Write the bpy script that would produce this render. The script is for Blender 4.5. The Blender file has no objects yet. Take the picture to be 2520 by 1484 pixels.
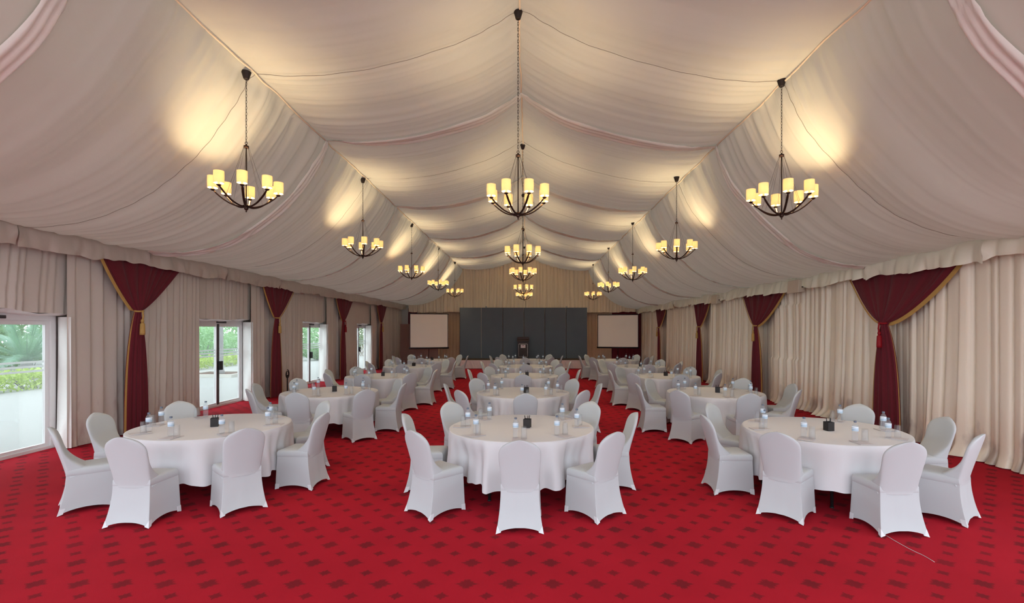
import bpy, math, random
import numpy as np
from mathutils import Vector, Matrix
PI = math.pi
scn = bpy.context.scene
COL = scn.collection
RNG = np.random.RandomState(7)
random.seed(7)
F, CX, CY, H = 1231.0, 1297.0, 812.0, 1.975      # focal length and principal point in pixels, eye height

# ------------------------------------------------------------------ camera
cam_data = bpy.data.cameras.new('camera'); cam = bpy.data.objects.new('camera', cam_data); COL.objects.link(cam)
cam.location = (0, 0, H); cam.rotation_euler = (PI/2, 0, 0)
cam_data.sensor_width = 36.0; cam_data.lens = F/2520*36
cam_data.shift_x = -(CX-1260)/2520; cam_data.shift_y = (CY-742)/2520
cam_data.clip_end = 300; cam_data.clip_start = 0.05
scn.camera = cam
vs = scn.view_settings
vs.view_transform = 'Standard'; vs.look = 'None'; vs.gamma = 1.0; vs.use_curve_mapping = False
vs.exposure = 1.75

# ------------------------------------------------------------------ materials
def srgb(r, g, b):
    f = lambda c: (c/255/12.92) if c/255 <= .04045 else ((c/255+.055)/1.055)**2.4
    return (f(r), f(g), f(b), 1)
def mat(name, col, rough=.7, spec=.3, metal=0, noise=None, bump=None, emis=None, estr=0, sheen=0, coat=0):
    m = bpy.data.materials.new(name); m.use_nodes = True
    nt = m.node_tree; b = nt.nodes['Principled BSDF']
    b.inputs['Base Color'].default_value = col; b.inputs['Roughness'].default_value = rough
    b.inputs['Specular IOR Level'].default_value = spec; b.inputs['Metallic'].default_value = metal
    if sheen: b.inputs['Sheen Weight'].default_value = sheen
    tc = nt.nodes.new('ShaderNodeTexCoord')
    if noise:      # (scale, amount, detail)
        n = nt.nodes.new('ShaderNodeTexNoise'); n.inputs['Scale'].default_value = noise[0]; n.inputs['Detail'].default_value = 5
        nt.links.new(tc.outputs['Object'], n.inputs['Vector'])
        mx = nt.nodes.new('ShaderNodeMix'); mx.data_type = 'RGBA'
        a = [c*(1-noise[1]) for c in col[:3]]+[1]; c2 = [min(1, c*(1+noise[1])) for c in col[:3]]+[1]
        mx.inputs['A'].default_value = a; mx.inputs['B'].default_value = c2
        nt.links.new(n.outputs['Fac'], mx.inputs['Factor']); nt.links.new(mx.outputs['Result'], b.inputs['Base Color'])
    if bump:       # (scale, strength, distance)
        n2 = nt.nodes.new('ShaderNodeTexNoise'); n2.inputs['Scale'].default_value = bump[0]; n2.inputs['Detail'].default_value = 4
        nt.links.new(tc.outputs['Object'], n2.inputs['Vector'])
        bp = nt.nodes.new('ShaderNodeBump'); bp.inputs['Strength'].default_value = bump[1]; bp.inputs['Distance'].default_value = bump[2]
        nt.links.new(n2.outputs['Fac'], bp.inputs['Height']); nt.links.new(bp.outputs['Normal'], b.inputs['Normal'])
    if emis:
        b.inputs['Emission Color'].default_value = emis; b.inputs['Emission Strength'].default_value = estr
    return m

def add_translucency(m, col, amount):
    nt = m.node_tree; b = nt.nodes['Principled BSDF']; out = nt.nodes['Material Output']
    t = nt.nodes.new('ShaderNodeBsdfTranslucent'); t.inputs['Color'].default_value = col
    mx = nt.nodes.new('ShaderNodeMixShader'); mx.inputs['Fac'].default_value = amount
    nt.links.new(b.outputs['BSDF'], mx.inputs[1]); nt.links.new(t.outputs['BSDF'], mx.inputs[2])
    nt.links.new(mx.outputs['Shader'], out.inputs['Surface'])
    if b.inputs['Normal'].is_linked: nt.links.new(b.inputs['Normal'].links[0].from_socket, t.inputs['Normal'])
    return m

def stain_shading(m, base, stain_shade, zlo, zhi, amount=.6):
    """Patchy stains that double as painted purplish shading near a curtain hem."""
    nt = m.node_tree; b = nt.nodes['Principled BSDF']; tc = nt.nodes.new('ShaderNodeTexCoord')
    mp = nt.nodes.new('ShaderNodeMapping'); mp.inputs['Scale'].default_value = (1, 2.6, .9)
    nt.links.new(tc.outputs['Object'], mp.inputs['Vector'])
    n = nt.nodes.new('ShaderNodeTexNoise'); n.inputs['Scale'].default_value = 1.6; n.inputs['Detail'].default_value = 6
    nt.links.new(mp.outputs['Vector'], n.inputs['Vector'])
    sp = nt.nodes.new('ShaderNodeSeparateXYZ'); nt.links.new(tc.outputs['Object'], sp.inputs['Vector'])
    mr = nt.nodes.new('ShaderNodeMapRange'); mr.inputs['From Min'].default_value = zhi; mr.inputs['From Max'].default_value = zlo
    mr.inputs['To Min'].default_value = -.32; mr.inputs['To Max'].default_value = .08
    nt.links.new(sp.outputs['Z'], mr.inputs['Value'])
    ad = nt.nodes.new('ShaderNodeMath'); ad.operation = 'ADD'; nt.links.new(n.outputs['Fac'], ad.inputs[0]); nt.links.new(mr.outputs['Result'], ad.inputs[1])
    cr = nt.nodes.new('ShaderNodeMapRange'); cr.inputs['From Min'].default_value = .48; cr.inputs['From Max'].default_value = .66; cr.inputs['To Max'].default_value = amount
    nt.links.new(ad.outputs['Value'], cr.inputs['Value'])
    mx = nt.nodes.new('ShaderNodeMix'); mx.data_type = 'RGBA'; mx.inputs['A'].default_value = base; mx.inputs['B'].default_value = stain_shade
    nt.links.new(cr.outputs['Result'], mx.inputs['Factor']); nt.links.new(mx.outputs['Result'], b.inputs['Base Color'])
    return m

M = {}
M['liner'] = add_translucency(mat('liner_fabric', srgb(188, 187, 175), .75, .25, noise=(.55, .07), bump=(3.0, .25, .03)), srgb(236, 220, 200), .05)
M['band'] = add_translucency(mat('liner_band_fabric', srgb(240, 243, 234), .6, .3, bump=(9, .3, .02)), srgb(240, 226, 208), .03)
M['seam'] = mat('liner_seam', srgb(150, 140, 128), .8, .1)
M['piping'] = mat('liner_piping', srgb(236, 220, 198), .7, .2)
cl = srgb(210, 203, 194); M['curtain_left'] = stain_shading(mat('taupe_curtain', cl, .62, .35, sheen=.15, bump=(4, .25, .02)), cl, srgb(150, 118, 112), 0, 1.7, .6)
cr_ = srgb(242, 233, 214); M['curtain_right'] = stain_shading(mat('champagne_satin', cr_, .42, .5, sheen=.1, bump=(5, .3, .02)), cr_, srgb(140, 120, 116), 0, 1.1, .6)
M['satin'] = mat('champagne_valance_satin', srgb(240, 239, 222), .3, .55, bump=(7, .3, .02))
M['satin_left'] = mat('taupe_valance_satin', srgb(200, 190, 180), .36, .5, bump=(7, .3, .02))
M['lining'] = mat('white_lining', srgb(232, 230, 226), .45, .5, bump=(6, .5, .03))
M['gable'] = mat('gable_drape', srgb(243, 224, 197), .55, .35, bump=(4, .25, .02))
M['rear'] = mat('rear_drape', srgb(214, 186, 154), .55, .35, bump=(4, .25, .02))
M['burgundy'] = mat('burgundy_velvet', srgb(104, 30, 42), .75, .2, sheen=.12, bump=(14, .2, .01))
M['gold'] = mat('gold_fringe', srgb(196, 158, 92), .6, .3, bump=(90, .6, .01))
M['redcord'] = mat('crimson_tassel', srgb(150, 18, 30), .6, .3)
M['cloth'] = mat('table_linen', srgb(214, 215, 218), .75, .25, sheen=.1, bump=(30, .08, .004))
M['cover'] = mat('stretch_chair_cover', srgb(187, 193, 196), .62, .3, sheen=.1)
M['pocket'] = mat('chair_foot_pocket', srgb(214, 218, 222), .5, .4)
M['blackmetal'] = mat('black_painted_steel', srgb(26, 25, 26), .45, .5)
M['ply'] = mat('plywood_table', srgb(150, 116, 80), .6, .3, noise=(6, .15))
M['bronze'] = mat('dark_bronze', srgb(58, 40, 32), .38, .5, metal=.75)
M['bronze_b'] = mat('dark_bronze_black', srgb(38, 30, 28), .5, .5, metal=.4)
M['shade'] = add_translucency(mat('amber_lamp_shade', srgb(240, 214, 160), .6, .2, noise=(9, .06), emis=srgb(255, 214, 150), estr=.13), (.95, .78, .5, 1), .15)
M['bulb'] = mat('lamp_bulb', (1, .9, .7, 1), .5, .2, emis=(1, .78, .45, 1), estr=2.4)
M['cap'] = mat('blue_bottle_cap', srgb(98, 110, 126), .4, .4)
M['paper'] = mat('note_paper', srgb(206, 203, 206), .8, .2)
M['pen'] = mat('black_pen', srgb(22, 22, 24), .35, .5)
M['penbox'] = mat('black_leather_box', srgb(38, 34, 34), .6, .4)
M['panel'] = mat('slate_backdrop_cloth', srgb(100, 108, 116), .92, .1, noise=(2, .08))
M['panel_edge'] = mat('backdrop_edge', srgb(46, 47, 50), .8, .2)
M['tape'] = mat('pale_tape', srgb(170, 168, 160), .7, .2)
M['stagefloor'] = mat('stage_floor', srgb(70, 58, 48), .8, .2, noise=(5, .2))
M['skirt'] = mat('stage_skirt', srgb(226, 216, 214), .5, .4)
M['screen'] = mat('projection_fabric', srgb(244, 236, 222), .75, .2)
M['wood_dark'] = mat('dark_walnut', srgb(56, 36, 30), .5, .4, noise=(4, .2))
M['silver'] = mat('polished_trim', srgb(205, 200, 192), .25, .5, metal=.8)
M['sign'] = mat('pale_sign', srgb(236, 220, 220), .6, .3)
M['emblem'] = mat('emblem_red', srgb(126, 40, 52), .6, .3)
M['partition'] = mat('brown_partition', srgb(136, 104, 94), .6, .3, noise=(3, .12))
M['white_alu'] = mat('white_aluminium', srgb(226, 226, 226), .35, .5)
M['dark_alu'] = mat('dark_aluminium', srgb(70, 66, 66), .4, .5)
M['pvc'] = mat('white_tent_wall', srgb(214, 208, 200), .7, .3)
M['frost'] = add_translucency(mat('frosted_film', srgb(240, 246, 244), .7, .3), (.8, .84, .83, 1), .55)
M['speaker'] = mat('cream_speaker', srgb(216, 204, 186), .6, .3)
M['patio'] = mat('pale_concrete', srgb(152, 153, 150), .85, .2, noise=(.8, .05))
M['kerb'] = mat('pale_kerb', srgb(190, 188, 180), .85, .2, noise=(4, .08))
M['leaf_a'] = add_translucency(mat('green_leaf', srgb(104, 142, 96), .55, .4, noise=(9, .35)), srgb(130, 170, 100), .35)
M['leaf_b'] = add_translucency(mat('yellow_green_leaf', srgb(168, 188, 104), .55, .4, noise=(9, .3)), srgb(170, 200, 70), .3)
M['leaf_c'] = add_translucency(mat('cycad_leaf', srgb(124, 162, 140), .45, .5, noise=(3, .3)), srgb(120, 170, 110), .3)
M['leaf_d'] = add_translucency(mat('pale_leaf', srgb(150, 186, 146), .55, .4, noise=(9, .35)), srgb(150, 200, 110), .3)
M['soil'] = mat('planter_soil', srgb(96, 74, 62), .9, .1, noise=(12, .3), bump=(18, .6, .03))
M['trunk'] = mat('grey_palm_bark', srgb(142, 140, 140), .85, .2, noise=(5, .2))
M['lattice'] = mat('brown_lattice', srgb(120, 84, 58), .7, .2)
M['iron'] = mat('black_iron', srgb(24, 22, 22), .5, .4)

def clear(name, tint, fac=.55, rough=.02, ior=1.33):
    m = bpy.data.materials.new(name); m.use_nodes = True; nt = m.node_tree
    out = nt.nodes['Material Output']; b = nt.nodes['Principled BSDF']
    b.inputs['Base Color'].default_value = tint; b.inputs['Roughness'].default_value = rough
    b.inputs['Transmission Weight'].default_value = 1; b.inputs['IOR'].default_value = ior
    t = nt.nodes.new('ShaderNodeBsdfTransparent'); t.inputs['Color'].default_value = (.97, .98, .98, 1)
    mx = nt.nodes.new('ShaderNodeMixShader'); mx.inputs['Fac'].default_value = fac
    nt.links.new(b.outputs['BSDF'], mx.inputs[2]); nt.links.new(t.outputs['BSDF'], mx.inputs[1])
    nt.links.new(mx.outputs['Shader'], out.inputs['Surface'])
    return m
def vessel(name, tint, blend, body):
    m = bpy.data.materials.new(name); m.use_nodes = True; nt = m.node_tree; L = nt.links.new
    out = nt.nodes['Material Output']; b = nt.nodes['Principled BSDF']
    b.inputs['Base Color'].default_value = tint; b.inputs['Roughness'].default_value = .25; b.inputs['Specular IOR Level'].default_value = .6
    t = nt.nodes.new('ShaderNodeBsdfTransparent'); t.inputs['Color'].default_value = (.95, .96, .97, 1)
    g = nt.nodes.new('ShaderNodeBsdfGlossy'); g.inputs['Roughness'].default_value = .03
    lw = nt.nodes.new('ShaderNodeLayerWeight'); lw.inputs['Blend'].default_value = blend
    pw = nt.nodes.new('ShaderNodeMath'); pw.operation = 'POWER'; L(lw.outputs['Facing'], pw.inputs[0]); pw.inputs[1].default_value = 4.0
    sc_ = nt.nodes.new('ShaderNodeMath'); sc_.operation = 'MULTIPLY_ADD'; L(pw.outputs[0], sc_.inputs[0]); sc_.inputs[1].default_value = .3; sc_.inputs[2].default_value = .03
    m1 = nt.nodes.new('ShaderNodeMixShader'); m1.inputs['Fac'].default_value = body; L(t.outputs['BSDF'], m1.inputs[1]); L(b.outputs['BSDF'], m1.inputs[2])
    m2 = nt.nodes.new('ShaderNodeMixShader'); L(sc_.outputs[0], m2.inputs['Fac']); L(m1.outputs['Shader'], m2.inputs[1]); L(g.outputs['BSDF'], m2.inputs[2])
    L(m2.outputs['Shader'], out.inputs['Surface']); return m
M['water'] = vessel('clear_water_bottle', (.74, .80, .84, 1), .5, .1)
M['tumbler'] = vessel('clear_tumbler_glass', (.9, .9, .9, 1), .5, .02)
def pane(name):
    m = bpy.data.materials.new(name); m.use_nodes = True; nt = m.node_tree
    out = nt.nodes['Material Output']; nt.nodes.remove(nt.nodes['Principled BSDF'])
    t = nt.nodes.new('ShaderNodeBsdfTransparent'); t.inputs['Color'].default_value = (.93, .96, .95, 1)
    g = nt.nodes.new('ShaderNodeBsdfGlossy'); g.inputs['Roughness'].default_value = .02
    mx = nt.nodes.new('ShaderNodeMixShader'); mx.inputs['Fac'].default_value = .06
    nt.links.new(t.outputs['BSDF'], mx.inputs[1]); nt.links.new(g.outputs['BSDF'], mx.inputs[2])
    v = nt.nodes.new('ShaderNodeBsdfTranslucent'); v.inputs['Color'].default_value = (.85, .9, .88, 1)
    m3 = nt.nodes.new('ShaderNodeMixShader'); m3.inputs['Fac'].default_value = .035
    nt.links.new(mx.outputs['Shader'], m3.inputs[1]); nt.links.new(v.outputs['BSDF'], m3.inputs[2])
    nt.links.new(m3.outputs['Shader'], out.inputs['Surface'])
    return m
M['pane'] = pane('door_glass')

def label_mat():
    m = mat('bottle_label', srgb(196, 216, 232), .5, .3); nt = m.node_tree; b = nt.nodes['Principled BSDF']
    tc = nt.nodes.new('ShaderNodeTexCoord'); sp = nt.nodes.new('ShaderNodeSeparateXYZ'); nt.links.new(tc.outputs['Object'], sp.inputs['Vector'])
    cr = nt.nodes.new('ShaderNodeValToRGB'); cr.color_ramp.interpolation = 'CONSTANT'
    e = cr.color_ramp.elements; e[0].position = 0; e[0].color = srgb(186, 206, 222); e[1].position = .3; e[1].color = srgb(150, 178, 202)
    n = e.new(.42); n.color = srgb(206, 222, 236); n = e.new(.72); n.color = srgb(150, 178, 202); n = e.new(.8); n.color = srgb(236, 240, 244)
    mr = nt.nodes.new('ShaderNodeMapRange'); mr.inputs['From Min'].default_value = .115; mr.inputs['From Max'].default_value = .163
    nt.links.new(sp.outputs['Z'], mr.inputs['Value']); nt.links.new(mr.outputs['Result'], cr.inputs['Fac']); nt.links.new(cr.outputs['Color'], b.inputs['Base Color'])
    return m
M['label'] = label_mat()

def carpet_mat():
    m = mat('red_motif_carpet', srgb(172, 26, 44), .95, .1); nt = m.node_tree; L = nt.links; N = nt.nodes.new; b = nt.nodes['Principled BSDF']
    tc = N('ShaderNodeTexCoord'); sp = N('ShaderNodeSeparateXYZ'); L.new(tc.outputs['Object'], sp.inputs['Vector'])
    wob = N('ShaderNodeTexNoise'); wob.inputs['Scale'].default_value = 95; wob.inputs['Detail'].default_value = 2; L.new(tc.outputs['Object'], wob.inputs['Vector'])
    def ma(op, a, bb=None, c=None):
        n = N('ShaderNodeMath'); n.operation = op
        for i, v in enumerate((a, bb, c)):
            if v is None: continue
            if isinstance(v, (int, float)): n.inputs[i].default_value = v
            else: L.new(v, n.inputs[i])
        return n.outputs[0]
    def motif(ox, oy, rx, ry, petals):
        px, py = .335, .353
        fx = ma('SUBTRACT', ma('MULTIPLY', ma('FRACT', ma('DIVIDE', ma('SUBTRACT', sp.outputs['X'], ox-100*px), px)), px), px/2)
        fy = ma('SUBTRACT', ma('MULTIPLY', ma('FRACT', ma('DIVIDE', ma('SUBTRACT', sp.outputs['Y'], oy-100*py), py)), py), py/2)
        ax = ma('DIVIDE', ma('ABSOLUTE', fx), rx); ay = ma('DIVIDE', ma('ABSOLUTE', fy), ry)
        dia = ma('ADD', ma('POWER', ax, .95), ma('POWER', ay, .95))
        ang = ma('ARCTAN2', ay, ax)
        lobes = ma('MULTIPLY', ma('COSINE', ma('MULTIPLY', ang, petals)), .10)
        d = ma('ADD', ma('SUBTRACT', dia, lobes), ma('MULTIPLY', ma('SUBTRACT', wob.outputs['Fac'], .5), .6))
        mr = N('ShaderNodeMapRange'); mr.inputs['From Min'].default_value = 1.1; mr.inputs['From Max'].default_value = .8; L.new(d, mr.inputs['Value'])
        return mr.outputs['Result']
    big = motif(-.135+.1675, 3.89-.1765, .085, .085, 10)
    small = motif(-.135, 3.89, .055, .052, 8)
    mk = ma('MAXIMUM', big, small)
    wear = N('ShaderNodeTexNoise'); wear.inputs['Scale'].default_value = 1.3; wear.inputs['Detail'].default_value = 6; L.new(tc.outputs['Object'], wear.inputs['Vector'])
    base = N('ShaderNodeMix'); base.data_type = 'RGBA'; base.inputs['A'].default_value = srgb(158, 24, 38); base.inputs['B'].default_value = srgb(186, 30, 48)
    L.new(wear.outputs['Fac'], base.inputs['Factor'])
    fade = N('ShaderNodeMapRange'); fade.inputs['From Min'].default_value = .3; fade.inputs['From Max'].default_value = .7; fade.inputs['To Min'].default_value = .9; fade.inputs['To Max'].default_value = .6
    L.new(wear.outputs['Fac'], fade.inputs['Value'])
    mx = N('ShaderNodeMix'); mx.data_type = 'RGBA'; mx.inputs['B'].default_value = srgb(104, 30, 36)
    L.new(base.outputs['Result'], mx.inputs['A']); L.new(ma('MULTIPLY', mk, fade.outputs['Result']), mx.inputs['Factor']); L.new(mx.outputs['Result'], b.inputs['Base Color'])
    fz = N('ShaderNodeTexNoise'); fz.inputs['Scale'].default_value = 260; L.new(tc.outputs['Object'], fz.inputs['Vector'])
    bp = N('ShaderNodeBump'); bp.inputs['Strength'].default_value = .5; bp.inputs['Distance'].default_value = .006; L.new(fz.outputs['Fac'], bp.inputs['Height']); L.new(bp.outputs['Normal'], b.inputs['Normal'])
    return m
M['carpet'] = carpet_mat()

# ------------------------------------------------------------------ mesh helpers
def finish(me, smooth=True):
    if smooth: me.polygons.foreach_set('use_smooth', [True]*len(me.polygons))
    me.update(); return me
def link(name, me, m, parent=None):
    o = bpy.data.objects.new(name, me); COL.objects.link(o)
    if m is not None and not me.materials: me.materials.append(m)
    if parent: o.parent = parent
    return o
def tag(o, label=None, cat=None, group=None, kind=None):
    if label: o['label'] = label
    if cat: o['category'] = cat
    if group: o['group'] = group
    if kind: o['kind'] = kind
    return o
def empty(name, loc=(0, 0, 0), rz=0):
    o = bpy.data.objects.new(name, None); COL.objects.link(o); o.location = loc; o.rotation_euler = (0, 0, rz); o.empty_display_size = .1
    return o
def copy_tree(o, parent=None):
    c = o.copy(); COL.objects.link(c)
    if parent: c.parent = parent
    for ch in list(o.children): copy_tree(ch, c)
    return c
def grid(name, P, closed_u=False, closed_v=False, smooth=True):
    """P[nv][nu][3] -> quad grid mesh."""
    P = np.asarray(P, float); nv, nu = P.shape[:2]
    idx = np.arange(nv*nu).reshape(nv, nu)
    a = idx if not closed_u else np.concatenate([idx, idx[:, :1]], 1)
    if closed_v: a = np.concatenate([a, a[:1]], 0)
    q = np.stack([a[:-1, :-1], a[:-1, 1:], a[1:, 1:], a[1:, :-1]], -1).reshape(-1, 4)
    me = bpy.data.meshes.new(name); me.from_pydata(P.reshape(-1, 3).tolist(), [], q.tolist())
    return finish(me, smooth)
class MB:
    def __init__(s): s.v = []; s.f = []
    def add(s, vv, ff):
        b = len(s.v); s.v.extend([tuple(map(float, p)) for p in vv]); s.f.extend([tuple(i+b for i in f) for f in ff])
    def box(s, x0, x1, y0, y1, z0, z1, ch=0):
        vv = [(x0, y0, z0), (x1, y0, z0), (x1, y1, z0), (x0, y1, z0), (x0, y0, z1), (x1, y0, z1), (x1, y1, z1), (x0, y1, z1)]
        s.add(vv, [(0, 3, 2, 1), (4, 5, 6, 7), (0, 1, 5, 4), (1, 2, 6, 5), (2, 3, 7, 6), (3, 0, 4, 7)])
    def tube(s, pts, r, n=8, cap=True, squash=None):
        pts = [Vector(p) for p in pts]; rings = []; base = len(s.v)
        rr = r if hasattr(r, '__len__') else [r]*len(pts)
        up = Vector((0, 0, 1)); prev = None
        for i, p in enumerate(pts):
            t = (pts[min(i+1, len(pts)-1)]-pts[max(i-1, 0)]).normalized()
            u = prev if prev is not None else (up if abs(t.z) < .9 else Vector((1, 0, 0)))
            u = (u-t*u.dot(t)).normalized(); w = t.cross(u); prev = u
            for k in range(n):
                a = 2*PI*k/n; sx, sy = (squash or (1, 1))
                s.v.append(tuple(p+u*math.cos(a)*rr[i]*sx+w*math.sin(a)*rr[i]*sy))
        for i in range(len(pts)-1):
            for k in range(n):
                a = base+i*n+k; b = base+i*n+(k+1) % n
                s.f.append((a, b, b+n, a+n))
        if cap:
            s.f.append(tuple(base+k for k in reversed(range(n)))); e = base+(len(pts)-1)*n; s.f.append(tuple(e+k for k in range(n)))
    def lathe(s, prof, n=24, c=(0, 0, 0), cap=True):
        base = len(s.v)
        for r, z in prof:
            for k in range(n):
                a = 2*PI*k/n; s.v.append((c[0]+r*math.cos(a), c[1]+r*math.sin(a), c[2]+z))
        for i in range(len(prof)-1):
            for k in range(n):
                a = base+i*n+k; b = base+i*n+(k+1) % n; s.f.append((a, b, b+n, a+n))
        if cap:
            s.f.append(tuple(base+k for k in reversed(range(n)))); e = base+(len(prof)-1)*n; s.f.append(tuple(e+k for k in range(n)))
    def mesh(s, name, smooth=False):
        me = bpy.data.meshes.new(name); me.from_pydata(s.v, [], s.f); return finish(me, smooth)
    def obj(s, name, m, parent=None, smooth=False): return link(name, s.mesh(name, smooth), m, parent)
def box_obj(name, b, m, parent=None, bevel=0):
    mb = MB(); mb.box(*b); o = mb.obj(name, m, parent)
    if bevel:
        md = o.modifiers.new('bevel', 'BEVEL'); md.width = bevel; md.segments = 2
    return o
def noise1(n, step, seed, octaves=((1, 1),)):
    """smooth 1-d noise sampled at n points `step` apart; octaves = (wavelength, amplitude)."""
    r = np.random.RandomState(seed); x = np.arange(n)*step; out = np.zeros(n)
    for wl, am in octaves:
        k = int(n*step/wl)+4; vals = r.uniform(-1, 1, k); t = x/wl+r.rand(); i = np.floor(t).astype(int); f = t-i; f = f*f*(3-2*f)
        out += am*(vals[i % k]*(1-f)+vals[(i+1) % k]*f)
    return out
def catmull(pts, per):
    pts = np.array(pts, float); P = np.vstack([2*pts[0]-pts[1], pts, 2*pts[-1]-pts[-2]]); out = []
    for i in range(1, len(P)-2):
        for k in range(per):
            t = k/per; a, b, c, d = P[i-1], P[i], P[i+1], P[i+2]
            out.append(.5*((2*b)+(-a+c)*t+(2*a-5*b+4*c-d)*t*t+(-a+3*b-3*c+d)*t**3))
    out.append(pts[-1]); return np.array(out)

# ------------------------------------------------------------------ tent: floor, walls, liner
ARCH = [-.6, 4.55, 9.78, 14.97, 20.1, 25.3, 30.5]
MIDS = [2.0, 7.25, 12.3, 17.4, 22.6, 27.8]
BACK = 31.0
fl = MB(); fl.box(-8.02, 7.3, -3, 31.0, -.12, 0); tag(fl.obj('floor', M['carpet']), 'red carpet with rows of dark diamond motifs', kind='structure')

PROF_L = [(-.11, 6.62), (-.5, 6.38), (-1.05, 6.12), (-2.1, 5.81), (-3.1, 5.68), (-3.94, 5.70)]
SIDE_L = [(-3.94, 5.70), (-4.1, 5.38), (-4.36, 5.01), (-4.72, 4.56), (-5.2, 4.15), (-5.7, 3.84), (-6.35, 3.60), (-7.0, 3.52), (-7.45, 3.53)]
PROF_R = [(-.11, 6.62), (.3, 6.38), (.9, 6.10), (1.95, 5.79), (2.9, 5.62), (3.72, 5.60)]
SIDE_R = [(3.72, 5.60), (3.87, 5.26), (4.08, 4.88), (4.45, 4.45), (4.9, 4.01), (5.35, 3.67), (5.95, 3.42), (6.5, 3.32), (6.95, 3.31)]
ys = [-2.0]; y = -2.0
while y < BACK:
    y += .032 if y > 3 else .06; ys.append(min(y, BACK))
ys = np.array(ys); NY = len(ys)
def nearest_gap(ys, lst):
    return np.min(np.abs(ys[:, None]-np.array(lst)[None, :]), 1)
garch = nearest_gap(ys, ARCH); gmid = nearest_gap(ys, MIDS)
gall = nearest_gap(ys, ARCH+MIDS)
def panel_surface(prof, seed, gather_start, gather_end, amp, broad):
    c = catmull(prof, 6); n = len(c); u = np.linspace(0, 1, n)
    tang = np.gradient(c, axis=0); tang /= np.linalg.norm(tang, axis=1)[:, None]
    nrm = np.stack([tang[:, 1], -tang[:, 0]], 1); nrm[nrm[:, 1] > 0] *= -1      # pointing down into the tent
    r = np.random.RandomState(seed)
    P = np.zeros((NY, n, 3))
    # pleats: a few layers of irregular ridges, each with its own weight along the panel
    layers = []
    for wl, am in ((.10, .5), (.17, .9), (.30, 1.0), (.62, .9), (1.3, .8)):
        a1 = np.interp(ys, np.arange(-4, 32, .05), noise1(720, .05, r.randint(1e6), ((wl, 1),)))
        a2 = np.interp(ys, np.arange(-4, 32, .05), noise1(720, .05, r.randint(1e6), ((wl, 1),)))
        if wl < .4: a1, a2 = .8-1.7*np.abs(a1)**.8, .8-1.7*np.abs(a2)**.8
        layers.append((wl, am, a1, a2))
    fine = gather_start*np.exp(-u/.22)+gather_end*np.exp(-(1-u)/.25)+.55
    sag = np.sin(PI*u)
    d = np.zeros((NY, n))
    calm = np.clip((ys-3)/7, .35, 1)[:, None]
    for wl, am, a1, a2 in layers:
        w = fine if wl < .4 else (.5+broad*np.ones(n))
        mixu = np.clip(u*1.2-.1, 0, 1)
        base = a1[:, None]*(1-mixu)[None, :]+a2[:, None]*mixu[None, :]
        d += amp*am*base*w[None, :]*(calm if wl < .4 else 1)
    edge = np.clip(np.minimum(u, 1-u)/.045, 0, 1)
    d *= edge[None, :]
    d += .05*sag[None, :]*np.sin(PI*np.clip(gall/1.3, 0, 1))[:, None]**1     # slack between the seams
    d += .07*sag[None, :]*np.exp(-(garch/.35)**2)[:, None]
    P[:, :, 0] = c[None, :, 0]+d*nrm[None, :, 0]; P[:, :, 2] = c[None, :, 1]+d*nrm[None, :, 1]; P[:, :, 1] = ys[:, None]
    return P, c, nrm
pieces = []
surfaces = {}
ceil_root = empty('ceiling'); tag(ceil_root, 'pleated beige fabric tent liner hung in swags', kind='structure')
for nm, prof, seed, gs, ge, amp, br in (('left_pitch', PROF_L, 11, .6, 1.5, .017, .9), ('left_swag', SIDE_L, 12, 1.6, 1.0, .022, 1.9),
                                        ('right_pitch', PROF_R, 13, .6, 1.5, .017, .9), ('right_swag', SIDE_R, 14, 1.6, 1.0, .022, 1.9)):
    P, c, nrm = panel_surface(prof, seed, gs, ge, amp, br); surfaces[nm] = (P, c, nrm)
    link('liner_panel', grid(nm, P), M['liner'], ceil_root)
def trim_strip(n, surf, y0, width, m, label):
    P, c, nrm = surfaces[surf]; j0 = int(np.argmin(np.abs(ys-y0))); k = len(c); rows = []
    wob = noise1(k, .25, int(y0*10)+7, ((1.6, .04),)); uu = np.linspace(0, 1, k); ph = noise1(k, .25, int(y0*10)+9, ((.8, 2.2),))
    w = width*(.35+.9*np.sin(PI*uu)**.7)
    for i, t in enumerate(np.linspace(-1, 1, 15)):
        yv = ys[j0]+t*w/2+wob*np.sin(PI*uu); jj = np.clip(np.searchsorted(ys, yv), 0, NY-1); ar = np.arange(k)
        lift = .022+.022*np.abs(np.sin(4.2*t+ph))+(-.015 if abs(t) > .99 else 0)
        rows.append(np.stack([P[jj, ar, 0]+nrm[:, 0]*lift, yv, P[jj, ar, 2]+nrm[:, 1]*lift], 1))
    o = link('trim_%d' % n, grid('band', np.array(rows)), m); tag(o, label, kind='structure'); return o
tn = 1
for y0 in ARCH[1:]:
    for s in surfaces:
        trim_strip(tn, s, y0, .28 if 'pitch' in s else .2, M['band'], 'pale gathered fabric band sewn across the liner'); tn += 1
for y0 in MIDS[1:]:
    for s in surfaces:
        P, c, nrm = surfaces[s]; j = int(np.argmin(np.abs(ys-y0))); mb = MB()
        mb.tube([(P[j, i, 0]+nrm[i, 0]*.004, ys[j]+.01*math.sin(i*1.7), P[j, i, 2]+nrm[i, 1]*.004) for i in range(len(c))], .003, 5)
        tag(mb.obj('trim_%d' % tn, M['seam'], smooth=True), 'dark stitched seam across the liner', kind='structure'); tn += 1
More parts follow.
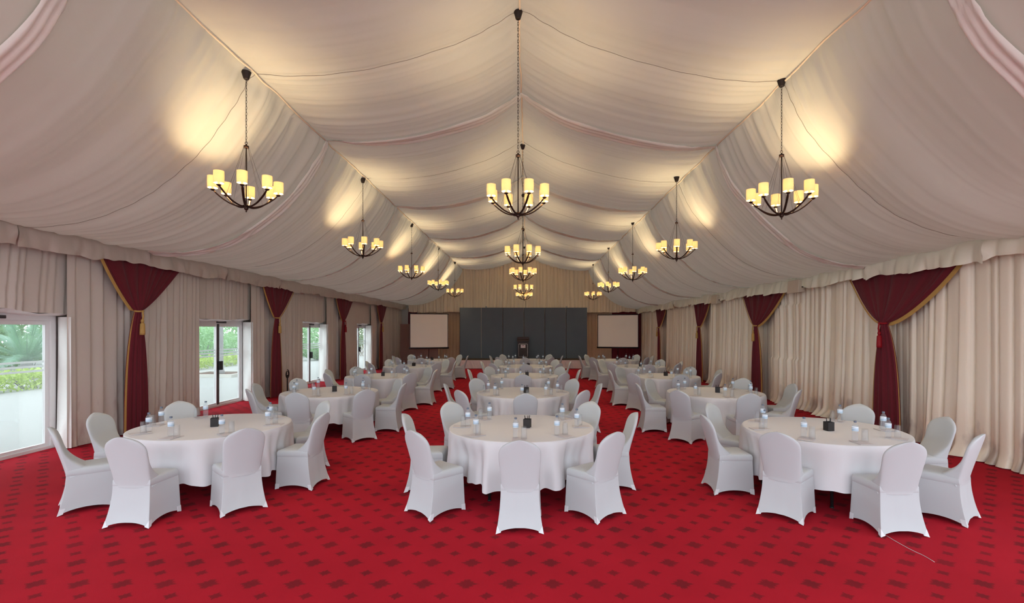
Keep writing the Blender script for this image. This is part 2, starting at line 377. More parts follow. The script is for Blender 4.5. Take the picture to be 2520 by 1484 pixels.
for x, z in ((-.11, 6.61), (-3.94, 5.69), (3.72, 5.59)):
    mb = MB(); q = np.arange(0, BACK, .12)
    wx = noise1(len(q), .12, int(abs(x)*100), ((.35, .014), (1.2, .01))); wz = noise1(len(q), .12, int(abs(x)*100)+1, ((.3, .012),))
    mb.tube([(x+wx[i], q[i], z-.012+wz[i]) for i in range(len(q))], .014, 6)
    tag(mb.obj('trim_%d' % tn, M['piping'], smooth=True), 'cream piping where two liner panels meet', kind='structure'); tn += 1

DOORS = [(6.2, 8.44), (11.78, 14.02), (17.2, 19.5), (22.55, 24.8)]
DTOP = 2.25
def wall(name, b, lab):
    mb = MB()
    for q in b: mb.box(*q)
    return tag(mb.obj(name, M['pvc']), lab, kind='structure')
segs = []; y0 = 4.55
for a, b in DOORS:
    segs.append((-8.12, -8.04, y0, a, 0, 4.1)); segs.append((-8.12, -8.04, a, b, DTOP, 4.1)); y0 = b
segs.append((-8.12, -8.04, y0, 31, 0, 4.1))
wall('wall_left', segs, 'white tent side wall behind the curtains and doors')
wall('wall_right', [(7.3, 7.38, 4.55, 31, 0, 4.1)], 'white tent side wall behind the satin curtains')
wall('wall_back', [(-8.1, 7.38, 31.0, 31.08, 0, 7.0)], 'white tent gable wall behind the drapes')

for (xa, za, xb, zb) in ((-7.44, 3.525, -8.06, 3.9), (6.94, 3.305, 7.32, 3.6)):  # unseen flaps added so sky light does not leak in behind the valances
    mb = MB(); mb.add([(xa, -2, za), (xa, 31, za), (xb, 31, zb), (xb, -2, zb)], [(0, 1, 2, 3)])
    tag(mb.obj('trim_%d' % tn, M['liner']), 'unseen flap added to block sky light behind the valance', kind='structure'); tn += 1

# ------------------------------------------------------------------ glass doors
def door(i, a, b):
    r = empty('door_%d' % (i+1), (-8.0, a, 0)); tag(r, 'white framed glass sliding door onto the patio', kind='structure')
    L = b-a; mb = MB()
    for q in ((-.05, .05, 0, .09, 0, DTOP), (-.05, .05, L-.09, L, 0, DTOP), (-.05, .05, .09, L-.09, DTOP-.12, DTOP), (-.05, .05, .09, L-.09, 0, .05)): mb.box(*q)
    fr = mb.obj('frame', M['white_alu'], r)
    sash = MB()
    for q in ((-.025, .02, .09, .13, .05, DTOP-.12), (-.025, .02, L-.16, L-.09, .05, DTOP-.12), (-.025, .02, .13, L-.16, DTOP-.19, DTOP-.12), (-.025, .02, .13, L-.16, .05, .1)): sash.box(*q)
    sash.obj('sash', M['white_alu'], r)
    m = L/2; box_obj('mullion', (-.03, .03, m-.055, m+.055, .05, DTOP-.12), M['dark_alu'], r)
    e = MB(); e.box(-.031, .034, m-.075, m-.057, .05, DTOP-.12); e.obj('mullion_edge', M['white_alu'], r)
    for (p, q) in ((.13, m-.075), (m+.055, L-.16)):
        g = box_obj('glass', (-.008, 0.0, p, q, .1, DTOP-.19), M['pane'], r)
        for z in (1.29, 1.365, 1.44): box_obj('frosted_stripe', (.001, .003, p+.01, q-.01, z, z+.034), M['frost'], g)
    box_obj('lock_box', (.03, .09, m-.01, m+.12, .94, 1.17), M['iron'], r, .008)
    box_obj('door_closer', (.03, .07, m-.1, m+.3, DTOP-.1, DTOP-.05), M['dark_alu'], r, .006)
for i, (a, b) in enumerate(DOORS): door(i, a, b)

# ------------------------------------------------------------------ curtains
def drape_points(length, ztop, zbot, amp, wl, seed, style, step=.022, rows=26, puddle=0, flare=.6):
    n = max(8, int(length/step)); s = np.linspace(0, length, n); r = np.random.RandomState(seed)
    # irregular pleat phase
    edges = [0]
    while edges[-1] < length+wl*3: edges.append(edges[-1]+wl*r.uniform(.5, 1.6))
    edges = np.array(edges); k = np.arange(len(edges)); hgt = r.uniform(.5, 1.15, len(edges)+2)
    r2 = np.random.RandomState(seed+77).rand(97)
    P = np.zeros((rows, n, 3))
    lean1 = noise1(n, length/n, seed+1, ((wl*5, 1),)); lean2 = noise1(n, length/n, seed+2, ((wl*2, 1),))
    na_ = noise1(n, length/n, seed+3, ((wl*.7, 1),)); nb_ = noise1(n, length/n, seed+4, ((wl*.8, 1),))
    for j in range(rows):
        t = j/(rows-1)                                    # 0 top, 1 hem
        ss = np.clip(s+wl*.45*lean1*t**1.2+wl*.08*lean2*math.sin(t*4+seed), 0, length+wl)
        ph = np.interp(ss, edges, k); i = np.floor(ph).astype(int); f = ph-i
        if style == 'flat':
            shape = np.where(f < .86, .15+f*.85, (1-f)/.14)
        else:
            tilt = r2[i % 97]; shape = np.clip((1-np.exp(-f*(9+8*tilt)))*(1-np.exp(-(1-f)*(17-8*tilt)))*(.72+.38*np.where(tilt > .5, f, 1-f)), 0, 1.2)
        d = amp*hgt[i]*shape*(1+flare*t*t)
        d = d+amp*.25*(na_*(1-t)+nb_*t)*t
        if puddle:
            z0 = ztop+(zbot-ztop)*t
            q = max(0, 1-z0/.22); d = d+puddle*q**1.5*(.6+.5*lean2)*(.5+shape)
        d = d*np.clip(np.minimum(s, length-s)/.9, .15 if style == 'round' else .5, 1)
        z = ztop+(zbot-ztop)*t
        P[j, :, 0] = s; P[j, :, 1] = d; P[j, :, 2] = z
    return P
def hang(name, P, side, plane, start, m, parent=None):
    Q = np.empty_like(P)
    if side == 'left': Q[..., 0] = plane+P[..., 1]; Q[..., 1] = start+P[..., 0]
    elif side == 'right': Q[..., 0] = plane-P[..., 1]; Q[..., 1] = start+P[..., 0]
    else: Q[..., 1] = plane-P[..., 1]; Q[..., 0] = start+P[..., 0]
    Q[..., 2] = P[..., 2]
    return link(name, grid(name, Q), m, parent)
XL, XR = -7.62, 6.95
ordn = ['first', 'second', 'third', 'fourth']
segL = [(4.6, 6.1, 'taupe curtain on the door wall before the first glass door'), (8.28, 11.6, 'taupe pleated curtain between the first and second glass doors'),
        (13.8, 16.95, 'taupe pleated curtain between the second and third glass doors'), (19.0, 22.4, 'taupe pleated curtain between the third and fourth glass doors'),
        (24.4, 30.3, 'taupe pleated curtain beyond the fourth glass door, beside the wooden partition')]
for i, (a, b, lab) in enumerate(segL):
    o = hang('pleated_curtain', drape_points(b-a, 3.42, .012, .07, .19, 30+i, 'flat', puddle=.05, flare=.35), 'left', XL, a, M['curtain_left'])
    tag(o, lab, 'curtain', 'curtains on the door wall')
    if i > 0:
        P = np.zeros((22, 14, 3)); w = noise1(14, .03, 60+i, ((.12, 1),))
        for j in range(22):
            t = j/21; z = 2.19*(1-t)+.012*t; bl = .035*math.sin(t*7+i)+.05*t*t
            for k in range(14):
                u = k/13; P[j, k] = (XL+.05-.36*u, a+.03+.13*u+bl*math.sin(PI*u)*-1+.02*w[k]*math.sin(t*3+1), z)
        tag(link('jamb_lining', grid('jamb_lining', P), M['lining'], o), 'white lining wrapped round the door jamb')
gap = [(6.1, 8.28), (11.6, 13.8), (16.95, 19.0), (22.4, 24.4)]
for i, (a, b) in enumerate(gap):
    P = drape_points(b-a+.24, 3.42, 2.26, .045, .17, 80+i, 'flat', rows=16, flare=.3)
    hem = noise1(P.shape[1], .022, 90+i, ((.5, .035), (.2, .015)))
    P[:, :, 2] += hem[None, :]*(np.linspace(0, 1, 16)**3)[:, None]
    o = hang('door_pelmet', P, 'left', XL-.1, a-.12, M['curtain_left'])
    tag(o, 'short taupe curtain hung over the %s glass door' % ordn[i], 'pelmet', 'curtains on the door wall')
    # pale hem turned under at the door head
    Q = np.zeros((5, P.shape[1], 3))
    for k in range(P.shape[1]):
        z = P[-1, k, 2]
        for j in range(5): Q[j, k] = (XL-.1+P[-1, k, 1]-.07*j, a-.12+P[-1, k, 0], z+.012*math.sin(j*1.3+k*.2)-.01*j)
    tag(link('turned_hem', grid('turned_hem', Q), M['lining'], o), 'white lining of the hem')
RY = [4.6, 9.4, 14.58, 19.4, 25.2, 30.3]
labR = ['champagne satin curtain on the right wall, nearest the camera', 'champagne satin curtain between the first and second burgundy drapes of the right wall',
        'champagne satin curtain between the second and third burgundy drapes of the right wall', 'champagne satin curtain between the third and fourth burgundy drapes of the right wall',
        'champagne satin curtain beyond the fourth burgundy drape of the right wall']
for i in range(5):
    a, b = RY[i], RY[i+1]
    PP = drape_points(b-a-.02, 3.25, 0.012, .15, .17, 120+i, 'round', step=.016, rows=56, puddle=.14, flare=.5)
    if i == 1:      # a gathered seam runs across one width of this curtain
        z, sx = PP[:, :, 2], PP[:, :, 0]; win = np.clip(1-((sx-3.95)/1.05)**8, 0, 1)
        for zs in (1.2, 2.62): PP[:, :, 1] += win*(np.where(z < zs, .028*np.exp(-(zs-z)/.3), -.02*np.exp(-(z-zs)/.12)))
    o = hang('satin_curtain', PP, 'right', XR, a+.01, M['curtain_right'])
    tag(o, labR[i], 'curtain', 'satin curtains on the right wall')

# valances: one swag of cloth per half bay
def valance(side, a, b, seed, lab):
    L = b-a; n = int(L/.03); rows = 12; s = np.linspace(0, L, n); P = np.zeros((rows, n, 3))
    left = side == 'left'; zt, zb = (3.56, 3.24) if left else (3.34, 3.0)
    e = np.minimum(s, L-s); ruff = noise1(n, L/n, seed, ((.28, .6), (.14, .35), (.7, .7)))
    fa = noise1(n, L/n, seed+31, ((.30 if left else .20, 1), (.11, .35))); fb = noise1(n, L/n, seed+32, ((.42 if left else .26, 1), (.13, .3)))
    fa = np.abs(fa)**.8; fb = np.abs(fb)**.8
    top = zt-.035*np.sin(PI*s/L); bot = zb-(.05 if left else .03)*np.sin(PI*s/L)+(.03 if left else .03)*ruff+(.03 if left else .05)*(.4-fb)-.03*np.exp(-(e/.08)**2)
    for j in range(rows):
        t = j/(rows-1); z = top+(bot-top)*t
        d = .012*math.sin(PI*t)**.6+(.075 if left else .13)*(fa*(1-t)+fb*t)*t**.9*(1.15-.3*t)+.012*ruff*t
        d = d+.04*np.exp(-(e/.07)**2)*math.sin(PI*min(1, t*1.2))
        P[j, :, 0] = s; P[j, :, 1] = d; P[j, :, 2] = z
    o = hang('valance', P, side, -7.43 if left else 6.69, a, M['satin_left'] if left else M['satin'])
    tag(o, lab, 'valance', 'valances along the eaves'); return o
stops = sorted(ARCH[1:]+MIDS[1:])
names = ['first', 'second', 'third', 'fourth', 'fifth', 'sixth', 'seventh', 'eighth', 'ninth', 'tenth']
for k in range(len(stops)-1):
    for side in ('left', 'right'):
        valance(side, stops[k]+.001, stops[k+1]-.001, 200+k*2+(side == 'left'), '%s valance swag from the camera along the %s' % (names[k], 'door wall eave' if side == 'left' else 'right wall eave'))

# burgundy drapes tied back at the arches
def tie_drape(side, yc, wn, wf, ztop, ztie, lowh, tassel, lab, seed, near_trim=True, far_trim=False):
    left = side == 'left'; plane = XL+.12 if left else XR-.15; sg = 1 if left else -1
    r = empty('tieback_drape', (plane, yc, 0)); tag(r, lab, 'drape', 'burgundy drapes tied back along the side walls')
    nu, nz = 70, 60; P = np.zeros((nz, nu, 3)); rr = np.random.RandomState(seed)
    fold = noise1(nu, 1/nu, seed, ((.09, 1), (.045, .5))); zk = np.linspace(ztop, .015, nz); E = []
    for j, z in enumerate(zk):
        if z >= ztie:
            t = (z-ztie)/(ztop-ztie); h = t**(.8 if left else .66); n_, f_ = .075+(wn-.075)*h, .075+(wf-.075)*h; am = .03+.055*t; bul = .06*(1-t)
        else:
            t = (ztie-z)/ztie; q = 1-math.exp(-t*3.2); n_, f_ = .07+(lowh-.07)*q, .07+(lowh-.07)*q*.8; am = .028+.01*t; bul = .06-.02*t
        u = np.linspace(0, 1, nu); E.append((n_, f_))
        P[j, :, 1] = -n_+u*(n_+f_); q_ = min(1, max(0, (ztop-z)/(ztop-ztie)))**1.5; P[j, :, 0] = sg*(am*np.abs(fold)**.8*(.6+.4*q_)+bul*np.sin(PI*u)**.7*q_+(.08 if left else .15)*q_); P[j, :, 2] = z
    link('drape', grid('drape', P), M['burgundy'], r)
    def trim(sign, width):
        w = []
        for j in range(nz):
            edge = P[j, 0] if sign < 0 else P[j, -1]
            a = np.array(edge)+np.array((sg*.012, 0, 0))
            out = np.array((0, sign*width*.75, -width*.6)) if zk[j] >= ztie else np.array((sg*.004, -sign*width*.9, 0))
            w.append([a, a+out*.5+np.array((sg*.006, 0, 0)), a+out])
        link('gold_fringe', grid('gold_fringe', np.array(w)), M['gold'], r)
    if near_trim: trim(-1, .085 if not left else .07)
    if far_trim: trim(1, .04)
    mb = MB(); tx_ = .08 if left else .15; mb.tube([(sg*(tx_+.045+.06*math.sin(a)), .085*math.cos(a), ztie+.005*math.sin(2*a)) for a in np.linspace(-.3, PI+.3, 14)], .017, 6)
    tb = mb.obj('tieback', M['gold'] if tassel != 'red' else M['redcord'], r, True)
    mb = MB(); x = sg*(.115+tx_)
    mb.tube([(x, 0, ztie+.01), (x+sg*.01, .01, ztie-.1), (x, 0, ztie-.17)], .016, 6)
    mb.lathe([(.004, -.05), (.026, -.06), (.03, -.1), (.018, -.12)], 10, (x, 0, ztie-.1))
    mb.lathe([(.012, 0), (.04, -.03), (.046, -.2), (.044, -.24)], 12, (x, 0, ztie-.21))
    mb.obj('tassel', {'red': M['redcord'], 'gold': M['gold']}[tassel], tb, True)
    return r
tie_drape('left', 9.5, .75, 1.36, 3.34, 2.33, .34, 'gold', 'burgundy drape with gold edge between the first and second glass doors', 301)
tie_drape('left', 14.78, .62, 1.3, 3.34, 2.33, .36, 'gold', 'burgundy drape with gold edge between the second and third glass doors', 302, far_trim=True)
tie_drape('left', 20.15, .55, 1.45, 3.34, 2.33, .36, 'red', 'burgundy drape with red tassel between the third and fourth glass doors', 303)
tie_drape('left', 25.35, .5, 1.4, 3.34, 2.33, .36, 'gold', 'burgundy drape with gold edge just beyond the fourth glass door', 304)
tie_drape('right', 9.28, 1.5, 1.25, 3.1, 2.1, .42, 'red', 'burgundy drape with bright red tassel and gold fringe on the right wall', 305, far_trim=True)
tie_drape('right', 14.46, 1.42, 1.3, 3.1, 2.1, .42, 'gold', 'second burgundy drape along the right wall, with ornate gold tassel', 306, far_trim=True)
tie_drape('right', 19.25, .75, 1.1, 3.1, 2.1, .42, 'gold', 'third burgundy drape along the right wall, with gold fringe', 307)
tie_drape('right', 25.15, .85, 1.2, 3.1, 2.1, .42, 'gold', 'fourth burgundy drape along the right wall, closest to the stage', 308)

# gable end drapes
def gable_drape(x0, x1, seed, lab):
    P = drape_points(x1-x0, 1, 0, .17, .17, seed, 'round', step=.03, rows=18, flare=.3)
    xs = x0+P[0, :, 0]
    prof = np.array(sorted([(p[0], p[1]) for p in catmull(PROF_L[::-1], 4)]+[(p[0], p[1]) for p in catmull(PROF_R, 4)]+[(p[0], p[1]) for p in catmull(SIDE_L, 4)]+[(p[0], p[1]) for p in catmull(SIDE_R, 4)]))
    top = np.interp(xs, prof[:, 0], prof[:, 1])+.12; bot = 3.04+.03*noise1(len(xs), .03, seed+5, ((.5, 1), (.15, .6)))
    bot = np.minimum(bot, top-.35)
    for j in range(18): P[j, :, 2] = top+(bot-top)*j/17
    tag(hang('gable_drape', P, 'back', 30.42, x0, M['gable']), lab, 'drape', 'drapes on the gable end')
gable_drape(-7.2, -.1, 401, 'pleated beige drape of the gable, left half above the stage backdrop')
gable_drape(-.08, 6.6, 402, 'pleated beige drape of the gable, right half above the stage backdrop')
for a, b, s, m, lab in ((-7.3, -6.75, 411, 'burgundy', 'plain burgundy drape in the back corner above the wooden partition'), (-6.7, -3.4, 412, 'rear', 'golden brown drape behind the left projection screen'),
                        (-3.38, 3.0, 415, 'rear', 'golden brown drape hidden behind the dark stage backdrop'),
                        (3.02, 5.2, 413, 'rear', 'golden brown drape between the stage backdrop and right projection screen'), (5.22, 7.0, 414, 'burgundy', 'plain burgundy drape behind the right projection screen')):
    o = hang('rear_drape', drape_points(b-a, 3.3, .012, .07, .2, s, 'round', step=.03, rows=18), 'back', 30.75, a, M[m]); tag(o, lab, 'drape', 'drapes on the gable end')

# ------------------------------------------------------------------ stage
SX0, SX1, SY0, SZ = -3.75, 3.4, 25.4, .43
st = empty('stage', (0, SY0, 0)); tag(st, 'low stage with dark floor and gathered white front skirt', 'stage')
box_obj('platform', (SX0, SX1, .06, 3.3, .002, SZ), M['stagefloor'], st)
n = 420; P = np.zeros((10, n, 3)); xs = np.linspace(SX0, SX1, n); f1 = noise1(n, .017, 500, ((.09, 1), (.05, .5)))
for j in range(10):
    t = j/9; sh = np.interp(xs-.16*t, xs, f1)
    P[j, :, 0] = xs; P[j, :, 1] = .03-.04*np.abs(sh)*min(1, t*3)-.03*t; P[j, :, 2] = SZ-.004-(SZ-.02)*t
link('skirt', grid('skirt', P), M['skirt'], st)
box_obj('skirt_rail', (SX0, SX1, -.005, .055, SZ-.05, SZ+.005), M['skirt'], st)
bd = empty('stage_backdrop', (0, 27.2, SZ)); tag(bd, 'dark slate folding backdrop of six panels standing on the stage', 'backdrop')
px = [(x-CX)*27.2/F for x in (1131, 1184, 1237, 1289, 1340.5, 1393, 1445)]
for i in range(6):
    off = .05 if i % 2 else 0
    mb = MB(); a, b = px[i]+.006, px[i+1]-.006
    mb.box(a, b, 0, .04, .002, 2.76)
    p = mb.obj('panel', M['panel'], bd)
    box_obj('edge_strip', (a, a+.02, -.006, -.001, .01, 2.75), M['tape'] if i == 1 else M['panel_edge'], p)
for x in (-2.27, 2.1): box_obj('top_clip', (x, x+.09, .0, .06, 2.765, 2.83), M['tape'], bd, .01)

le = empty('lectern', (-.21, 26.6, SZ)); tag(le, 'dark wooden lectern with silver framed front and small pale sign', 'lectern')
box_obj('body', (-.29, .29, .02, .42, .02, .93), M['wood_dark'], le, .01)
box_obj('base', (-.33, .33, -.02, .46, 0.002, .05), M['wood_dark'], le, .01)
mb = MB()
mb.add([(-.32, -.03, .93), (.32, -.03, .93), (.32, .47, .93), (-.32, .47, .93), (-.32, -.03, .99), (.32, -.03, .99), (.32, .47, 1.13), (-.32, .47, 1.13)], [(0, 3, 2, 1), (4, 5, 6, 7), (0, 1, 5, 4), (1, 2, 6, 5), (2, 3, 7, 6), (3, 0, 4, 7)])
mb.obj('reading_desk', M['wood_dark'], le)
box_obj('screen_hood', (-.3, .3, .18, .24, 1.0, 1.17), M['wood_dark'], le, .01)
mb = MB(); pts = []
for cx, cz, a0 in ((.19, .75, 0), (-.19, .75, 90), (-.19, .16, 180), (.19, .16, 270)):
    for k in range(6): a = math.radians(a0+k*18); pts.append((cx+.05*math.cos(a), .005, cz+.05*math.sin(a)))
pts.append(pts[0]); mb.tube(pts, .014, 6, False); mb.obj('silver_frame', M['silver'], le, True)
sg_ = box_obj('sign', (-.125, .125, -.004, .006, .59, .76), M['sign'], le)
mb = MB(); mb.lathe([(.0, 0), (.028, 0), (.028, .004), (0, .004)], 5, (0, 0, 0), False)
e = mb.obj('emblem', M['emblem'], sg_); e.rotation_euler = (PI/2, 0, 0); e.location = (0, -.005, .71)

def screen(name, cx, cy, w, zb, zt, rz, lab):
    r = empty('projection_screen', (cx, cy, 0), rz); tag(r, lab, 'projection screen', 'tripod projection screens')
    n = 26; P = np.zeros((12, n, 3)); w1 = noise1(n, .08, int(abs(cx)*100), ((.3, .012), (.7, .012)))
    for j in range(12):
        P[j, :, 0] = np.linspace(-w/2, w/2, n); P[j, :, 1] = w1*(1-abs(j/11-.4)); P[j, :, 2] = zt-(zt-zb)*j/11
    link('screen_fabric', grid('screen_fabric', P), M['screen'], r)
    mb = MB(); mb.tube([(-w/2-.03, .0, zt+.01), (w/2+.03, .0, zt+.01)], .022, 8); mb.obj('top_bar', M['blackmetal'], r, True)
    mb = MB()
    for x in (-w/2, w/2): mb.box(x-.014, x+.014, -.017, -.013, zb, zt)
    mb.obj('border', M['blackmetal'], r)
    mb = MB(); mb.tube([(-w/2-.05, .02, zb-.04), (w/2+.05, .02, zb-.04)], .045, 10); mb.obj('roller_case', M['blackmetal'], r, True)
    mb = MB(); mb.tube([(0, .1, .25), (0, .1, zt+.05)], .016, 8); mb.obj('pole', M['blackmetal'], r, True)
    for k in range(3):
        a = k*2*PI/3+.5; mb = MB(); mb.tube([(0, .1, .5), (.5*math.cos(a), .1+.5*math.sin(a), .012)], .01, 6); mb.obj('leg', M['blackmetal'], r, True)
    return r
screen('a', -4.95, 25.3, 1.9, 1.1, 2.78, .35, 'white projection screen on a tripod in front of the wooden partition')
screen('b', 4.7, 25.9, 2.06, 1.1, 2.75, -.28, 'white projection screen on a tripod before the plain burgundy drape')
pt = empty('wooden_partition', (-7.0, 27.6, 0)); tag(pt, 'tall brown folding partition behind the left projection screen', 'partition')
for k in range(5):
    x = k*.42; box_obj('panel', (x, x+.415, .04*(k % 2), .04+.04*(k % 2), .002, 2.3), M['partition'], pt, .004)
for k in range(2):
    y = (12.3, 17.5)[k]; r = empty('wall_speaker', (6.62, y, 3.03)); tag(r, 'cream box loudspeaker fixed to the right valance, %s the camera' % ('nearer to' if k == 0 else 'farther from'), 'loudspeaker', 'loudspeakers along the right eave')
    mb = MB(); mb.add([(-.1, -.26, -.15), (.1, -.2, -.13), (.1, .22, -.13), (-.1, .26, -.15), (-.08, -.26, .17), (.1, -.2, .15), (.1, .22, .15), (-.08, .26, .17)], [(0, 3, 2, 1), (4, 5, 6, 7), (0, 1, 5, 4), (1, 2, 6, 5), (2, 3, 7, 6), (3, 0, 4, 7)])
    o = mb.obj('cabinet', M['speaker'], r); md = o.modifiers.new('bevel', 'BEVEL'); md.width = .015; md.segments = 2
    mb = MB(); mb.tube([(-.02, -.28, -.02), (.1, -.29, -.02), (.1, -.29, .1)], .014, 6); mb.obj('bracket', M['iron'], r, True)
sp_ = empty('iron_stand', (-7.33, 15.3, 0)); tag(sp_, 'black scrolled iron stand on the floor beside the second burgundy drape', 'stand')
mb = MB(); mb.tube([(0, .12*math.sin(a)*(1-a/20), .62+.14*math.cos(a)*(1-a/20)) for a in np.linspace(0, 12, 40)], .012, 6); mb.obj('scroll', M['iron'], sp_, True)
mb = MB(); mb.tube([(0, 0, .02), (0, 0, .6)], .02, 8); mb.lathe([(.13, .003), (.13, .02), (.02, .05)], 16); mb.obj('base', M['iron'], sp_, True)

# ------------------------------------------------------------------ chair prototype
def chair_meshes():
    out = {}
    # skirt
    ns, nt_ = 16, 12
    def corner(i, t):
        b = (1-t)**1.8
        if i in (0, 1): x, yv = .203+.017*(1-t), .193+.014*(1-t)
        else: x, yv = .188+.042*b, -.20-.072*b
        return (x if i in (1, 2) else -x), yv
    # order: 0 front-left, 1 front-right, 2 rear-right, 3 rear-left
    P = []
    hemh = [.03, .05, .05, .05]
    for j in range(nt_+1):
        t = j/nt_; row = []
        for side in range(4):
            a, b = side, (side+1) % 4
            for k in range(ns):
                u = .5-.5*math.cos(PI*k/ns) if True else k/ns
                ax, ay = corner(a, t); bx, by = corner(b, t); x = ax+(bx-ax)*u; yv = ay+(by-ay)*u
                bow = (4*u*(1-u))
                inn = .022*bow*(1-t)**.8*math.sin(PI*min(1, .35+t*.9))
                nx, ny = [(0, -1), (-1, 0), (0, 1), (1, 0)][side]
                x += nx*inn; yv += ny*inn
                zb = .004+hemh[side]*bow**.75
                z = zb+(.405-zb)*t
                if side == 2 and abs(u-.5) < .06: yv -= .004
                row.append((x, yv, z))
        P.append(row)
    out['skirt'] = grid('skirt', np.array(P), closed_u=True)
    top = np.array(P[-1])
    # seat pad
    cen = np.array((0, 0, 0)); rows = []
    for sc, z in ((.985, .398), (1.004, .402), (1.01, .43), (1.005, .455), (.965, .474), (.88, .482), (.6, .488), (.3, .491), (.02, .492)):
        r = (top-cen)*np.array((sc, sc, 0))+cen; r[:, 2] = z
        if z >= .43: r[:, 1] = np.where(r[:, 1] < -.15, -.15-(abs(r[:, 1])-.15)*.9, r[:, 1])
        rows.append(r)
    out['seat'] = grid('seat', np.array(rows), closed_u=True)
    # backrest
    W = [(.385, .193), (.40, .190), (.45, .187), (.52, .188), (.60, .196), (.70, .204), (.75, .2065), (.78, .206), (.80, .2025), (.82, .195), (.84, .1825), (.858, .166), (.873, .147), (.888, .122), (.90, .097), (.91, .072), (.918, .046), (.923, .024), (.926, .002)]
    zz = np.concatenate([[.385, .392], np.linspace(.40, .78, 16), np.linspace(.79, .917, 20), [.92, .924, .926]]); m_ = 40; rows = []
    for z in zz:
        w = np.interp(z, [a for a, _ in W], [b for _, b in W]); q = (z-.385)/.541
        yr = -.207-.148*q**1.12
        T = .056*min(1, (max(0, .928-z)/.05)**.5+.12) if z > .878 else .056
        lip = .002 if z < .395 else 0
        s = .0
        if z < .70: s = .155*((.70-z)/.23)**2.2 if z > .47 else .155
        row = []
        for k in range(m_):
            a = 2*PI*k/m_; c, sn = math.cos(a), math.sin(a)
            x = (w+lip)*math.copysign(abs(c)**.55, c); v = math.copysign(abs(sn)**.7, sn)
            yv = yr+T/2+v*(T/2+lip)+.03*(x/.21)**2*.6
            if sn > 0: yv += s*abs(sn)**.35
            zl = z
            if z < .47 and sn > 0: zl = max(z, .40)+.03*0
            row.append((x, yv, zl))
        rows.append(row)
    out['backrest'] = grid('backrest', np.array(rows), closed_u=True)
    # close the crown
    for i, nm in enumerate(('foot_pocket',)*4):
        mb = MB(); sx = 1 if i in (1, 2) else -1; sy = 1 if i < 2 else -1
        pts = []
        for z, t in ((.002, 0), (.07, .075/.4)):
            x, yv = corner(i, t); yv += sy*.003; x += sx*.003
            pts.append([(x-sx*.045, yv-sy*.006, z+.012 if z < .01 else z), (x, yv, z), (x-sx*.006, yv-sy*.045, z+.012 if z < .01 else z)])
        v = pts[0]+pts[1]; inner = [(a-sx*.004, b-sy*.004, c) for a, b, c in v]
        f = [(0, 1, 4, 3), (1, 2, 5, 4), (6, 9, 10, 7), (7, 10, 11, 8), (3, 4, 10, 9), (4, 5, 11, 10), (0, 6, 7, 1), (1, 7, 8, 2), (0, 3, 9, 6), (2, 8, 11, 5)]
        mb.add(v+inner, f); out['pocket%d' % i] = mb.mesh('foot_pocket')
    return out
CM = chair_meshes()
def make_chair():
    r = empty('banquet_chair')
    link('skirt', CM['skirt'], M['cover'], r); link('seat', CM['seat'], M['cover'], r); link('backrest', CM['backrest'], M['cover'], r)
    for i in range(4): link('foot_pocket', CM['pocket%d' % i], M['pocket'], r)
    return r
chair0 = make_chair()

# ------------------------------------------------------------------ tables and table-ware
TR, TZ = .905, .752
def cloth_mesh(seed):
    n = 360; th = np.linspace(0, 2*PI, n, endpoint=False); r = np.random.RandomState(seed)
    rows = []
    for rad in (0.002, .2, .45, .7, .84, .88, .897):
        rows.append(np.stack([rad*np.cos(th), rad*np.sin(th), np.full(n, TZ)+.0015*np.sin(3*th+rad*9)*(rad > .1)], 1))
    fold = np.zeros(n)
    for k in range(11): fold += r.uniform(.3, 1)*np.sin(th*r.choice([8, 12, 15, 18, 21, 25, 29, 34, 38])+r.uniform(0, 6.28))
    env = .55+.45*np.sin(th*2+r.uniform(0, 6.28))*np.sin(th*3+r.uniform(0, 6.28)); fold = np.clip(fold/1.5*env, -1.4, 1.1)
    drop = .52+.03*np.sin(th*4+seed)+.018*fold
    da = (th+PI/8) % (PI/4)-PI/8; dent = np.exp(-(np.abs(da)/math.radians(17))**4)
    for t in (0, .012, .03, .07, .14, .25, .38, .5, .62, .74, .86, .96, 1):
        rad = TR+.016*min(1, t*12)+.04*t-dent*.085*min(1, t/.45)+.036*fold*(1-.45*dent)*min(1, t*1.5)**.7
        rows.append(np.stack([rad*np.cos(th), rad*np.sin(th), TZ-.004-drop*t], 1))
    return grid('tablecloth', np.array(rows), closed_u=True)
CLOTHS = [cloth_mesh(s) for s in (601, 602, 603, 604)]
tb0 = empty('round_table')
mb = MB(); mb.lathe([(.0, .71), (.875, .71), (.88, .718), (.88, .735), (.875, .742), (0, .742)], 48, cap=False); mb.obj('tabletop', M['ply'], tb0)
for k in range(4):
    a = PI/4+k*PI/2; mb = MB(); c, s = math.cos(a), math.sin(a)
    mb.tube([(.66*c, .66*s, .012), (.62*c, .62*s, .70)], .017, 8); mb.lathe([(.0, .001), (.022, .001), (.022, .014), (.0, .014)], 8, (.66*c, .66*s, 0), False)
    mb.obj('leg', M['blackmetal'], tb0, True)
for k in range(2):
    mb = MB(); q = .62*.7071; sx = 1 if k else -1; mb.tube([(sx*q, -q, .45), (sx*q, q, .45)], .012, 6); mb.obj('cross_brace', M['blackmetal'], tb0, True)

